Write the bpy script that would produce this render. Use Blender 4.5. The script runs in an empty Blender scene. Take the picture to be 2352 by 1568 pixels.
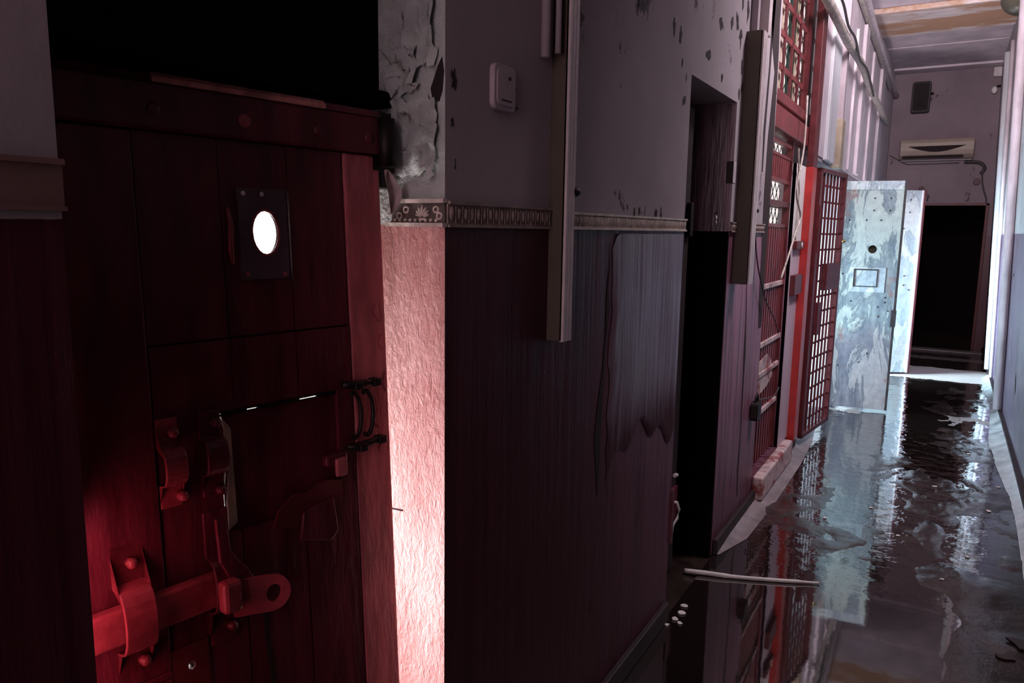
import bpy, bmesh, math, random
from mathutils import Vector, Matrix, noise
random.seed(7)
PI = math.pi
scene = bpy.context.scene
COL = scene.collection

# ------------------------------------------------------------------ materials
def new_mat(name):
    m = bpy.data.materials.new(name); m.use_nodes = True
    nt = m.node_tree; b = nt.nodes['Principled BSDF']
    return m, nt, b
def node(nt, t, **kw):
    n = nt.nodes.new(t)
    for k, v in kw.items():
        setattr(n, k, v)
    return n
def link(nt, a, b): nt.links.new(a, b)
def rgb(c): return (c[0], c[1], c[2], 1)
def coords(nt, scale=(1, 1, 1), loc=(0, 0, 0)):
    tc = node(nt, 'ShaderNodeTexCoord'); mp = node(nt, 'ShaderNodeMapping')
    mp.inputs['Scale'].default_value = scale; mp.inputs['Location'].default_value = loc
    link(nt, tc.outputs['Object'], mp.inputs['Vector'])
    return mp.outputs['Vector']
def noise_tex(nt, vec, scale, detail=5, rough=.6, dist=0):
    n = node(nt, 'ShaderNodeTexNoise'); n.inputs['Scale'].default_value = scale
    n.inputs['Detail'].default_value = detail; n.inputs['Roughness'].default_value = rough
    n.inputs['Distortion'].default_value = dist
    link(nt, vec, n.inputs['Vector']); return n.outputs['Fac']
def ramp(nt, fac, p0, p1, c0=(0, 0, 0), c1=(1, 1, 1)):
    r = node(nt, 'ShaderNodeValToRGB'); e = r.color_ramp.elements
    e[0].position = p0; e[1].position = p1; e[0].color = rgb(c0); e[1].color = rgb(c1)
    link(nt, fac, r.inputs['Fac']); return r.outputs['Color']
def mix(nt, fac, a, b, mode='MIX'):
    n = node(nt, 'ShaderNodeMix', data_type='RGBA', blend_type=mode)
    for s, v in ((0, fac), (6, a), (7, b)):
        if hasattr(v, 'is_output'): link(nt, v, n.inputs[s])
        elif s == 0: n.inputs[0].default_value = v
        else: n.inputs[s].default_value = rgb(v)
    return n.outputs[2]
def math_n(nt, op, a, b=0.0, clamp=False):
    n = node(nt, 'ShaderNodeMath', operation=op, use_clamp=clamp)
    for i, v in ((0, a), (1, b)):
        if hasattr(v, 'is_output'): link(nt, v, n.inputs[i])
        else: n.inputs[i].default_value = v
    return n.outputs[0]
def bump(nt, h, strength, dist=.01, nrm=None):
    b = node(nt, 'ShaderNodeBump'); b.inputs['Strength'].default_value = strength
    b.inputs['Distance'].default_value = dist; link(nt, h, b.inputs['Height'])
    if nrm is not None: link(nt, nrm, b.inputs['Normal'])
    return b.outputs['Normal']

def simple(name, c, rough=.5, metal=0, var=.35, scale=14, bmp=.25, dist=.004, spec=.5, stretch=(1, 1, 1), c2=None, t=(.45, .7)):
    """painted or metal surface with uneven tone, and optional worn patches of c2"""
    m, nt, b = new_mat(name)
    v = coords(nt, stretch)
    n1 = noise_tex(nt, v, scale, 6)
    dark = tuple(x * (1 - var) for x in c); lite = tuple(min(1, x * (1 + var)) for x in c)
    col = ramp(nt, n1, .3, .7, dark, lite)
    if c2:
        n2 = noise_tex(nt, v, scale * .6, 8, .65)
        col = mix(nt, ramp(nt, n2, t[0], t[1]), col, c2)
    link(nt, col, b.inputs['Base Color'])
    rr = ramp(nt, n1, .2, .8, (max(.02, rough - .1),) * 3, (min(1, rough + .12),) * 3)
    link(nt, rr, b.inputs['Roughness'])
    b.inputs['Metallic'].default_value = metal; b.inputs['Specular IOR Level'].default_value = spec
    if bmp: link(nt, bump(nt, noise_tex(nt, v, scale * 2.2, 6), bmp, dist), b.inputs['Normal'])
    return m
def emit(name, c, s):
    m, nt, b = new_mat(name)
    b.inputs['Base Color'].default_value = rgb((.8, .8, .8))
    n = noise_tex(nt, coords(nt), 2.5, 2)
    link(nt, ramp(nt, n, .2, .8, tuple(x * .8 for x in c), c), b.inputs['Emission Color'])
    b.inputs['Emission Strength'].default_value = s
    return m

def wall_paint(name, up, low, split=1.503, low_rough=.36, peel=.62, low2=None, fy=(3.2, 3.5), fm=0, sheen_col=None, spec=.5):
    """upper limewash over oily dado paint, blistered, with peeled patches and run marks"""
    m, nt, b = new_mat(name)
    v = coords(nt)
    geo = node(nt, 'ShaderNodeNewGeometry'); sx = node(nt, 'ShaderNodeSeparateXYZ')
    link(nt, geo.outputs['Position'], sx.inputs[0])
    z = sx.outputs['Z']
    wob = noise_tex(nt, v, 9, 3)
    zz = math_n(nt, 'ADD', z, math_n(nt, 'MULTIPLY', math_n(nt, 'SUBTRACT', wob, .5), .01))
    is_up = math_n(nt, 'GREATER_THAN', zz, split)
    n_big = noise_tex(nt, v, 1.6, 5)
    n_fine = noise_tex(nt, v, 60, 4)
    vs = coords(nt, (24, 24, 1.1))
    n_str = noise_tex(nt, vs, 1.0, 6, .65)
    upc = ramp(nt, n_big, .3, .72, tuple(x * .72 for x in up), up)
    pl = noise_tex(nt, coords(nt, (2.6, 2.6, 1.5)), 1.5, 9, .72, .4)
    pmask = ramp(nt, pl, peel, peel + .015)
    upc = mix(nt, pmask, upc, tuple(x * .25 for x in up))
    low2 = low2 or tuple(x * 1.7 for x in low)
    lowc = ramp(nt, n_str, .35, .68, low, low2)
    col = mix(nt, is_up, lowc, upc)
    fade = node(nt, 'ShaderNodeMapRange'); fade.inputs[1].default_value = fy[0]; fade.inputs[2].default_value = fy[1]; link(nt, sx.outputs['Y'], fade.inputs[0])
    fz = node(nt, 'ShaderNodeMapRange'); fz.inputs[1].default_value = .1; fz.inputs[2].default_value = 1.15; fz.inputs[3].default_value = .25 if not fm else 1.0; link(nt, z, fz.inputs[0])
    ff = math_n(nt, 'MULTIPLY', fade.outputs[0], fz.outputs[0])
    col = mix(nt, ff, mix(nt, is_up, tuple(fm * x for x in low), col) if fm else col, mix(nt, is_up, ramp(nt, n_str, .35, .68, low if fm else low2, sheen_col or low2), col) if not fm else col)
    link(nt, col, b.inputs['Base Color'])
    lr = ramp(nt, n_str, .3, .7, (low_rough - .1,) * 3, (low_rough + .16,) * 3)
    link(nt, mix(nt, is_up, lr, (.8, .8, .8)), b.inputs['Roughness'])
    link(nt, math_n(nt, 'SUBTRACT', spec, math_n(nt, 'MULTIPLY', is_up, spec * .6)), b.inputs['Specular IOR Level'])
    hgt = math_n(nt, 'ADD', math_n(nt, 'MULTIPLY', math_n(nt, 'MULTIPLY', n_str, math_n(nt, 'SUBTRACT', 1.0, math_n(nt, 'MULTIPLY', is_up, .85))), .6), math_n(nt, 'MULTIPLY', n_fine, .12))
    hgt = math_n(nt, 'SUBTRACT', hgt, math_n(nt, 'MULTIPLY', pmask, .25))
    link(nt, bump(nt, hgt, .35, .012), b.inputs['Normal'])
    return m

def wet_floor():
    """wet muddy concrete; doorway light is painted in as paler, drier bands across the corridor"""
    m, nt, b = new_mat('wet_concrete')
    v = coords(nt)
    tc = node(nt, 'ShaderNodeTexCoord'); sx = node(nt, 'ShaderNodeSeparateXYZ')
    link(nt, tc.outputs['Object'], sx.inputs[0])
    rip = noise_tex(nt, v, 7, 6, .6, .2); grit = noise_tex(nt, v, 60, 5)
    col = ramp(nt, rip, .35, .7, (.016, .009, .008), (.050, .032, .029))
    light_band = None
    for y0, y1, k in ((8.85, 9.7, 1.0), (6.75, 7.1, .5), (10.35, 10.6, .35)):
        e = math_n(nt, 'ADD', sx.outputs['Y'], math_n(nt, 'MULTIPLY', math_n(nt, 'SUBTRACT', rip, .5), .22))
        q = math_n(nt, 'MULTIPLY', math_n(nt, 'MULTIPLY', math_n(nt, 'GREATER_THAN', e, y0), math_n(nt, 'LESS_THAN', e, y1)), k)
        light_band = q if light_band is None else math_n(nt, 'ADD', light_band, q)
    col = mix(nt, light_band, col, (.60, .53, .50))  # light from the side doorways painted into the floor colour
    link(nt, col, b.inputs['Base Color'])
    rr_ = math_n(nt, 'ADD', ramp(nt, grit, .3, .7, (.10,) * 3, (.26,) * 3), math_n(nt, 'MULTIPLY', light_band, .3), True)
    link(nt, rr_, b.inputs['Roughness'])
    b.inputs['Specular IOR Level'].default_value = .8
    h = math_n(nt, 'ADD', math_n(nt, 'MULTIPLY', rip, .8), math_n(nt, 'MULTIPLY', grit, .12))
    link(nt, bump(nt, h, .5, .012), b.inputs['Normal'])
    return m
def water():
    """still muddy water: nearly black, mirror smooth, faint ripples"""
    m, nt, b = new_mat('muddy_water')
    b.inputs['Base Color'].default_value = (.016, .010, .009, 1)
    tc = node(nt, 'ShaderNodeTexCoord'); sx = node(nt, 'ShaderNodeSeparateXYZ'); link(nt, tc.outputs['Object'], sx.inputs[0])
    a = node(nt, 'ShaderNodeMapRange'); a.inputs[1].default_value = 3.1; a.inputs[2].default_value = 4.0; a.inputs[3].default_value = .05; a.inputs[4].default_value = 1.0
    link(nt, sx.outputs['Y'], a.inputs[0])
    n1 = noise_tex(nt, coords(nt, (1, 1.4, 1)), 9, 3, .5)
    link(nt, bump(nt, math_n(nt, 'MULTIPLY', n1, a.outputs[0]), .5, .012), b.inputs['Normal'])
    b.inputs['Roughness'].default_value = .035; b.inputs['IOR'].default_value = 1.68
    b.inputs['Specular IOR Level'].default_value = 1.0; b.inputs['Coat Weight'].default_value = .7; b.inputs['Coat Roughness'].default_value = .03
    return m

def old_door_paint(name, base, pale, rust, low_tint=(1, 1, 1)):
    m, nt, b = new_mat(name)
    v = coords(nt, (2.2, 2.2, .8))
    n1 = noise_tex(nt, v, 2.1, 12, .68, .6)
    n2 = noise_tex(nt, coords(nt, (1, 1, .6), (3, 1, 2)), 3.2, 8, .6, .3)
    n3 = noise_tex(nt, coords(nt), 22, 6)
    n4 = noise_tex(nt, coords(nt, (3, 3, .8), (5, 0, 1)), 5, 8, .7)
    f1 = ramp(nt, n1, .49, .525)
    f4 = ramp(nt, n4, .38, .66)
    under = mix(nt, f4, tuple(x * .75 for x in base), tuple(.55 * x + .45 * y for x, y in zip(base, pale)))
    over = mix(nt, f4, tuple(.35 * x + .65 * y for x, y in zip(base, pale)), pale)
    c = mix(nt, f1, under, over)
    edge = ramp(nt, n1, .477, .49)
    c = mix(nt, math_n(nt, 'MULTIPLY', math_n(nt, 'SUBTRACT', edge, f1), .5), c, tuple(x * .45 for x in base))
    c = mix(nt, ramp(nt, n2, .60, .66), c, rust)
    tz = node(nt, 'ShaderNodeTexCoord'); sz = node(nt, 'ShaderNodeSeparateXYZ'); link(nt, tz.outputs['Object'], sz.inputs[0])
    c = mix(nt, ramp(nt, math_n(nt, 'ADD', sz.outputs['Z'], math_n(nt, 'MULTIPLY', n2, .5)), .95, 1.3, low_tint, (1, 1, 1)), (0, 0, 0), c) if False else mix(nt, 1.0, c, ramp(nt, math_n(nt, 'ADD', sz.outputs['Z'], math_n(nt, 'MULTIPLY', n2, .5)), .85, 1.0, low_tint, (1, 1, 1)), 'MULTIPLY')
    c = mix(nt, .5, c, ramp(nt, n3, .3, .7, (.45, .45, .45), (1, 1, 1)), 'MULTIPLY')
    link(nt, c, b.inputs['Base Color'])
    b.inputs['Roughness'].default_value = .55
    h = math_n(nt, 'ADD', f1, math_n(nt, 'MULTIPLY', n3, .3))
    link(nt, bump(nt, h, .5, .006), b.inputs['Normal'])
    return m

def wrinkled(name, c, c2, rough=.6):
    """thick lumpy plaster under gloss paint"""
    m, nt, b = new_mat(name)
    v = coords(nt, (1, 1, .45))
    n1 = noise_tex(nt, v, 85, 6, .65, .8)
    n2 = noise_tex(nt, v, 7, 4)
    link(nt, ramp(nt, n2, .35, .65, c, c2), b.inputs['Base Color'])
    b.inputs['Roughness'].default_value = rough
    link(nt, bump(nt, n1, .7, .007), b.inputs['Normal'])
    return m

UP = (.46, .405, .44)
M = dict(
    wall=wall_paint('limewash_over_wine_dado', UP, (.055, .010, .017), low2=(.085, .022, .032), spec=.2, sheen_col=(.56, .28, .42), fy=(1.8, 3.5)),  # reflected sheen painted into the dado as a paler tone along the wall
    wallr=wall_paint('limewash_over_wine_dado_opposite', (.46, .44, .46), (.055, .032, .055), split=1.525, low2=(.12, .08, .14), fy=(4.3, 5.0), fm=.15),  # unseen near dado darkened to cut its reflection in the wall opposite
    wallb=wall_paint('limewash_end_wall', (.33, .25, .28), (.08, .03, .04), split=1.5),
    pier=wall_paint('pier_limewash', (.80, .76, .77), (.46, .32, .40), split=1.45, low2=(.60, .46, .54), low_rough=.5),  # brighter copy of the wall paint; light on the pier put into it
    salmon=simple('lit_edge_salmon', (.62, .26, .24), .5, scale=30, var=.5),
    holeback=simple('dark_olive_cover', (.05, .045, .02), .6), plate=simple('purple_grey_plate', (.10, .068, .085), .38, scale=18, var=.35, bmp=.3),
    trimdark=simple('dark_frieze_ground', (.12, .10, .09), .6),  # darker ground that sets off the cream relief
    cell=simple('cell_limewash', (.62, .58, .52), .8, scale=3, var=.15),
    room=simple('bright_room_limewash', (.72, .66, .70), .8, scale=3, var=.2),
    dark=simple('unlit_black', (.004, .002, .002), .9, spec=.1, bmp=0, scale=6),  # near-black paints in the shade of unlit rooms and recesses
    reveal=wrinkled('lumpy_salmon_paint', (.42, .12, .115), (.66, .36, .35)),
    revealup=simple('grey_flaking_plaster', (.42, .46, .45), .55, scale=9, var=.35, bmp=.8, dist=.02),
    trim=simple('cream_frieze', (.72, .64, .58), .5, scale=30, var=.3, bmp=.5),
    trimdim=simple('brown_stained_frieze', (.33, .25, .235), .6, scale=30, var=.35, bmp=.6),
    brownrail=simple('dark_brown_rail', (.20, .11, .10), .6, scale=6, var=.2), cap=simple('dull_brown_cap', (.13, .07, .08), .6),
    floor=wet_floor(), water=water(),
    cover=simple('pale_wet_cement', (.40, .42, .44), .35, scale=9, var=.45, bmp=.6),
    cove=simple('grey_cement', (.24, .20, .21), .4, scale=9, var=.4, bmp=.6),
    base=simple('dark_base', (.02, .008, .01), .6, scale=12),
    red=simple('oxblood_gloss', (.105, .014, .026), .34, scale=9, var=.45, bmp=.5, stretch=(3, 3, .6), dist=.006),
    redpost=simple('oxblood_flaking_gloss', (.44, .105, .125), .4, scale=11, var=.35, bmp=.7, stretch=(3, 3, .7), dist=.006),  # paler red carries light bounced off the reveal
    iron=simple('red_painted_iron', (.30, .05, .065), .3, scale=20, var=.35, bmp=.4, dist=.002),
    black=simple('blackened_iron', (.012, .007, .007), .5, .3, scale=18),
    gate=simple('oxide_red_steel', (.17, .030, .034), .4, scale=12, var=.35, bmp=.3, dist=.002),
    gatebright=simple('bright_red_steel', (.42, .026, .024), .35, scale=10, var=.25, bmp=.2, dist=.002),  # brighter red for the upright post
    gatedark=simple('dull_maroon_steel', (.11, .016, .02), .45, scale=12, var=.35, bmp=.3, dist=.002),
    worn=simple('red_paint_worn_to_white', (.55, .42, .42), .5, scale=14, c2=(.28, .05, .05), t=(.5, .6)),
    olive=simple('dull_olive_trunking', (.075, .055, .040), .5, scale=8, var=.2, bmp=.15),
    ivory=simple('aged_ivory_plastic', (.62, .54, .55), .4, scale=10, var=.2, bmp=.1),
    tan=simple('tan_conduit', (.42, .34, .25), .5, scale=12, var=.25),
    greyp=simple('lilac_grey_plastic', (.36, .30, .33), .55, scale=10, var=.15, bmp=.1),
    cable=simple('grimy_pale_cable', (.46, .41, .38), .6, scale=25, var=.45),
    darkcable=simple('dark_cable', (.05, .04, .04), .5, scale=25),
    lilac=simple('lilac_flaking_limewash', (.62, .54, .59), .7, scale=7, var=.25, bmp=.4, stretch=(2, 2, .5)),
    paleb=simple('pale_blue_white_board', (.66, .68, .72), .5, scale=6, var=.2, stretch=(3, 3, .4)),
    tanlime=simple('tan_peeled_ceiling', (.78, .70, .70), .8, scale=2.2, var=.2, c2=(.52, .31, .20), t=(.42, .5), stretch=(.6, 2.4, 1)),
    ceil=simple('lilac_ceiling', (.74, .64, .70), .8, scale=3, var=.22, bmp=.3),
    steel=old_door_paint('blue_white_flaking_steel', (.25, .31, .38), (.60, .66, .62), (.34, .17, .15), (.80, .66, .72)),
    steel2=old_door_paint('pale_flaking_steel', (.50, .60, .70), (.78, .82, .82), (.6, .6, .6)),
    steeledge=simple('grey_steel_edge', (.045, .036, .04), .5, scale=14),
    green=simple('dark_green_glass', (.012, .05, .035), .3, scale=9),
    bulb=simple('frosted_glass', (.8, .76, .74), .3, scale=9, var=.05, bmp=0),
    globe=simple('dull_olive_glass', (.075, .07, .05), .35, scale=9, var=.1, bmp=0),
    sky=emit('overexposed_daylight', (1.0, .985, .97), 9.0),
    sky2=emit('hazy_daylight', (1.0, .95, .93), 1.0),
    chip=simple('white_paint_chip', (.75, .72, .70), .5, scale=20, var=.2),
    film=simple('blistered_dado_film', (.17, .092, .125), .30, scale=2.2, var=.6, bmp=.6, spec=1.0, stretch=(9, 9, .7), dist=.01),
    crack=simple('crack_dark', (.02, .01, .013), .9, scale=10, bmp=0),  # near-black for cracks, peeled spots and slots
    brass=simple('dull_brass', (.5, .36, .14), .35, .8, scale=20),
)

# ------------------------------------------------------------------ geometry helpers
class B:
    def __init__(s): s.bm = bmesh.new()
    def box(s, x0, x1, y0, y1, z0, z1, mi=0):
        v = [s.bm.verts.new(p) for p in ((x0, y0, z0), (x1, y0, z0), (x1, y1, z0), (x0, y1, z0), (x0, y0, z1), (x1, y0, z1), (x1, y1, z1), (x0, y1, z1))]
        for f in ((0, 3, 2, 1), (4, 5, 6, 7), (0, 1, 5, 4), (1, 2, 6, 5), (2, 3, 7, 6), (3, 0, 4, 7)):
            s.bm.faces.new([v[i] for i in f]).material_index = mi
        return s
    def hexa(s, pts):
        v = [s.bm.verts.new(p) for p in pts]
        for f in ((0, 3, 2, 1), (4, 5, 6, 7), (0, 1, 5, 4), (1, 2, 6, 5), (2, 3, 7, 6), (3, 0, 4, 7)):
            s.bm.faces.new([v[i] for i in f])
        return s
    def quad(s, pts, mi=0):
        f = s.bm.faces.new([s.bm.verts.new(p) for p in pts]); f.material_index = mi; return s
    def tube(s, pts, r, n=8, caps=True):
        pts = [Vector(p) for p in pts]; rings = []
        rr = r if isinstance(r, (list, tuple)) else [r] * len(pts)
        up = Vector((.13, .21, .97)).normalized()
        for i, p in enumerate(pts):
            t = (pts[min(i + 1, len(pts) - 1)] - pts[max(i - 1, 0)]).normalized()
            a = t.cross(up)
            if a.length < .05: a = t.cross(Vector((1, 0, 0)))
            a.normalize(); b = t.cross(a)
            rings.append([s.bm.verts.new(p + (a * math.cos(2 * PI * k / n) + b * math.sin(2 * PI * k / n)) * rr[i]) for k in range(n)])
        for A, C in zip(rings, rings[1:]):
            for k in range(n):
                f = s.bm.faces.new((A[k], A[(k + 1) % n], C[(k + 1) % n], C[k])); f.smooth = True
        if caps:
            s.bm.faces.new(rings[0][::-1]); s.bm.faces.new(rings[-1])
        return s
    def ball(s, c, r, n=12, scale=(1, 1, 1), rot=None):
        mat = Matrix.Translation(c) @ (rot.to_4x4() if rot else Matrix()) @ Matrix.Diagonal((*[r * q for q in scale], 1))
        res = bmesh.ops.create_uvsphere(s.bm, u_segments=n, v_segments=max(6, n // 2 + 1), radius=1, matrix=mat)
        for v in res['verts']:
            for f in v.link_faces: f.smooth = True
        return s
    def prism(s, poly, axis, a0, a1):
        """poly of 2-D points extruded along axis ('x','y','z') from a0 to a1"""
        def P(p, a): return {'x': (a, p[0], p[1]), 'y': (p[0], a, p[1]), 'z': (p[0], p[1], a)}[axis]
        A = [s.bm.verts.new(P(p, a0)) for p in poly]; C = [s.bm.verts.new(P(p, a1)) for p in poly]
        n = len(poly)
        for k in range(n): s.bm.faces.new((A[k], A[(k + 1) % n], C[(k + 1) % n], C[k]))
        s.bm.faces.new(A[::-1]); s.bm.faces.new(C); return s
    def holed(s, x0, x1, z0, z1, cx, cz, rx, rz, y0, y1, n=32, outer=None):
        """plate in the xz plane from y0 to y1 with an oval hole; outer() may give a rounded outline"""
        rows = []
        for k in range(n):
            a = 2 * PI * (k + .5) / n; c, d = math.cos(a), math.sin(a)
            if outer: ox, oz = outer(a)
            else:
                t = min(((x1 - cx) / c if c > 0 else (x0 - cx) / c) if abs(c) > 1e-6 else 1e9, ((z1 - cz) / d if d > 0 else (z0 - cz) / d) if abs(d) > 1e-6 else 1e9)
                ox, oz = cx + c * t, cz + d * t
            rows.append([s.bm.verts.new(p) for p in ((ox, y0, oz), (cx + rx * c, y0, cz + rz * d), (cx + rx * c, y1, cz + rz * d), (ox, y1, oz))])
        if not outer:
            for X, Z in ((x0, z0), (x1, z0), (x1, z1), (x0, z1)):
                q = min(rows, key=lambda t: abs(math.remainder(math.atan2(t[1].co.z - cz, (t[1].co.x - cx)) - math.atan2((Z - cz) * 1.0, (X - cx)), 2 * PI)))
                q[0].co.x = q[3].co.x = X; q[0].co.z = q[3].co.z = Z
        for k in range(n):
            A, C = rows[k], rows[(k + 1) % n]
            for i in range(4): s.bm.faces.new((A[i], A[(i + 1) % 4], C[(i + 1) % 4], C[i]))
        if not outer: pass
        return s
    def torus(s, c, R, r, rot=Matrix.Identity(3), n=20, m=8, sz=1.0, a0=0, a1=2 * PI):
        pts = []
        full = abs(a1 - a0 - 2 * PI) < 1e-4
        for k in range(n + 1):
            a = a0 + (a1 - a0) * k / n
            pts.append(Vector(c) + rot @ Vector((R * math.cos(a), 0, R * sz * math.sin(a))))
        return s.tube(pts, r, m, not full)
    def build(s, name, mat, parent=None, bevel=0, smooth=False):
        bmesh.ops.recalc_face_normals(s.bm, faces=s.bm.faces)
        me = bpy.data.meshes.new(name); s.bm.to_mesh(me); s.bm.free()
        for mm in (mat if isinstance(mat, (list, tuple)) else [mat]): me.materials.append(mm)
        if smooth:
            for p in me.polygons: p.use_smooth = True
        o = bpy.data.objects.new(name, me); COL.objects.link(o)
        if parent: o.parent = parent
        if bevel:
            b = o.modifiers.new('edge', 'BEVEL'); b.width = bevel; b.segments = 2; b.limit_method = 'ANGLE'
        return o

def tag(o, label, cat, group=None, kind=None):
    o['label'] = label; o['category'] = cat
    if group: o['group'] = group
    if kind: o['kind'] = kind
    return o
def empty(name, mat=None):
    o = bpy.data.objects.new(name, None); COL.objects.link(o); o.empty_display_size = .1
    if mat is not None: o.matrix_world = mat
    return o
S = 'structure'

# ------------------------------------------------------------------ the corridor shell
XL, T = -.84, .35
XB = XL - T
Y0, YE, H = -3.0, 11.5, 3.65
OPEN = [(.457, 1.173, 0, 2.35), (2.66, 3.31, 0, 2.05), (4.10, 4.80, .15, 3.30), (4.80, 5.10, 1.92, 3.30), (5.10, 5.36, .15, 3.30), (5.42, 6.83, 0, 2.0), (7.75, 8.66, 0, 2.0)]
def wall_left():
    b = B()
    ys = sorted({Y0, YE, *[o[0] for o in OPEN], *[o[1] for o in OPEN]}); zs = sorted({0, H, *[o[2] for o in OPEN], *[o[3] for o in OPEN]})
    def solid(i, k):
        if i < 0 or i >= len(ys) - 1 or k < 0 or k >= len(zs) - 1: return True
        yc, zc = (ys[i] + ys[i + 1]) / 2, (zs[k] + zs[k + 1]) / 2
        return not any(o[0] < yc < o[1] and o[2] < zc < o[3] for o in OPEN)
    for i in range(len(ys) - 1):
        for k in range(len(zs) - 1):
            y0, y1, z0, z1 = ys[i], ys[i + 1], zs[k], zs[k + 1]
            if solid(i, k):
                b.quad(((XL, y0, z0), (XL, y1, z0), (XL, y1, z1), (XL, y0, z1))); b.quad(((XB, y0, z0), (XB, y0, z1), (XB, y1, z1), (XB, y1, z0)), 3)
            else:
                first = y0 < 1.2
                if solid(i + 1, k):
                    if first:
                        for a, c, mi in ((z0, min(z1, 1.505), 1), (max(z0, 1.505), z1, 2)):
                            if c > a: b.quad(((XL, y1, a), (XB, y1, a), (XB, y1, c), (XL, y1, c)), mi)
                    else: b.quad(((XL, y1, z0), (XB, y1, z0), (XB, y1, z1), (XL, y1, z1)), 3 if y0 > 5.4 else 0)
                if solid(i - 1, k): b.quad(((XL, y0, z0), (XL, y0, z1), (XB, y0, z1), (XB, y0, z0)), 1 if first else 0)
                if solid(i, k + 1): b.quad(((XL, y0, z1), (XL, y1, z1), (XB, y1, z1), (XB, y0, z1)), 0)
                if solid(i, k - 1) and z0 > 0: b.quad(((XL, y0, z0), (XB, y0, z0), (XB, y1, z0), (XL, y1, z0)), 0)
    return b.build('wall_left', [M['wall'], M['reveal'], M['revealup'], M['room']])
WL = wall_left()
bmesh_fix = bmesh.new(); bmesh_fix.from_mesh(WL.data); bmesh.ops.remove_doubles(bmesh_fix, verts=bmesh_fix.verts, dist=1e-5)
bmesh.ops.recalc_face_normals(bmesh_fix, faces=bmesh_fix.faces); bmesh_fix.to_mesh(WL.data); bmesh_fix.free()
tag(WL, 'long left corridor wall, lilac limewash above a dark wine dado', 'wall', kind=S)

FX0, FX1, FY0, FY1 = -.90, .60, 1.6, 8.8
def mud(x, y):
    n = noise.fractal((x * 2.3, y * 1.7, 4.2), 1.0, 2.0, 3)
    f = noise.fractal((x * 9, y * 7, 1.1), 1.0, 2.0, 4)
    k = min(1, max(0, (y - 3.15) / .5))
    h = .008 * n * (.45 + .55 * k) + .0045 * f * (.12 + .88 * k) - .0055 * (1 - k) + .0028 * k * min(1, max(0, (x + .05) / .2)) - .0030 * k
    h += .007 * (1 - k) * min(1, max(0, (x - .05) / .15))
    h += .016 * max(0, 1 - math.hypot((x - .16) / .26, (y - 3.62) / .22)) + .012 * max(0, 1 - math.hypot((x - .38) / .16, (y - 3.12) / .14))
    e = min(1, max(0, min(x + .84, .5 - x) / .03)); t = min(1, max(0, min(y - FY0, FY1 - y) / .3))
    t *= min(1, max(0, min(x - FX0, FX1 - x) / .02))
    return (h + .0015 * (1 - e)) * t
b = B(); NX, NY = 110, 520; g = []
for j in range(NY + 1):
    q = j / NY; y = FY0 + (FY1 - FY0) * q ** 1.35
    g.append([b.bm.verts.new((FX0 + (FX1 - FX0) * i / NX, y, mud(FX0 + (FX1 - FX0) * i / NX, y))) for i in range(NX + 1)])
for j in range(NY):
    for i in range(NX): b.bm.faces.new((g[j][i], g[j][i + 1], g[j + 1][i + 1], g[j + 1][i])).smooth = True
b.quad(((-3.2, Y0, 0), (1.2, Y0, 0), (1.2, FY0, 0), (-3.2, FY0, 0))); b.quad(((-3.2, FY1, 0), (1.2, FY1, 0), (1.2, 14, 0), (-3.2, 14, 0)))
b.quad(((-3.2, FY0, 0), (FX0, FY0, 0), (FX0, FY1, 0), (-3.2, FY1, 0))); b.quad(((FX1, FY0, 0), (1.2, FY0, 0), (1.2, FY1, 0), (FX1, FY1, 0)))
b.box(-3.2, 1.2, Y0, 14, -.12, -.06)
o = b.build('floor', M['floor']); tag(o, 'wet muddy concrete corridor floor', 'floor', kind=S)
b = B(); b.quad(((-.835, FY0 + .02, -.0004), (.495, FY0 + .02, -.0004), (.495, FY1 - .02, -.0004), (-.835, FY1 - .02, -.0004)))
o = b.build('puddle_water', M['water']); tag(o, 'shallow muddy puddles lying over the corridor floor and mirroring the doors', 'water', kind='stuff')
# right wall leans in a little towards the ceiling
LEAN = .14
b = B().hexa(((.5, Y0, 0), (.7, Y0, 0), (.7, YE, 0), (.5, YE, 0), (.5 - LEAN, Y0, H), (.7, Y0, H), (.7, YE, H), (.5 - LEAN, YE, H)))
o = b.build('wall_right', M['wallr']); tag(o, 'right corridor wall, white above a purple dado, streaked with light', 'wall', kind=S)
# end wall with the black doorway
b = B()
DX0, DX1, DZ = -.425, .385, 1.925
b.box(-1.2, DX0, YE, YE + .2, 0, H); b.box(DX1, .7, YE, YE + .2, 0, H); b.box(DX0, DX1, YE, YE + .2, DZ, H)
o = b.build('wall_back', M['wallb']); tag(o, 'dim lilac end wall of the corridor above the black doorway', 'wall', kind=S)
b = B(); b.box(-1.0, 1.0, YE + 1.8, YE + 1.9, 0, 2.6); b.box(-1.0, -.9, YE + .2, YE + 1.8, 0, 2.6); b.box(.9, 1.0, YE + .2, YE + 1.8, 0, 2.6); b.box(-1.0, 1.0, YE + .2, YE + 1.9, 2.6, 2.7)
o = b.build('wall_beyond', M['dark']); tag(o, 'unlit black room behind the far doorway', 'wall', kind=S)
b = B(); b.box(DX1 - .035, DX1, YE - .03, YE + .2, 0, DZ); b.box(DX0, DX0 + .03, YE - .03, YE + .2, 0, DZ); b.box(DX0, DX1, YE - .03, YE + .2, DZ - .03, DZ)
o = b.build('door_5', M['gatedark'], bevel=.004); tag(o, 'dark red frame around the black far doorway', 'door frame', kind=S)
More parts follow.
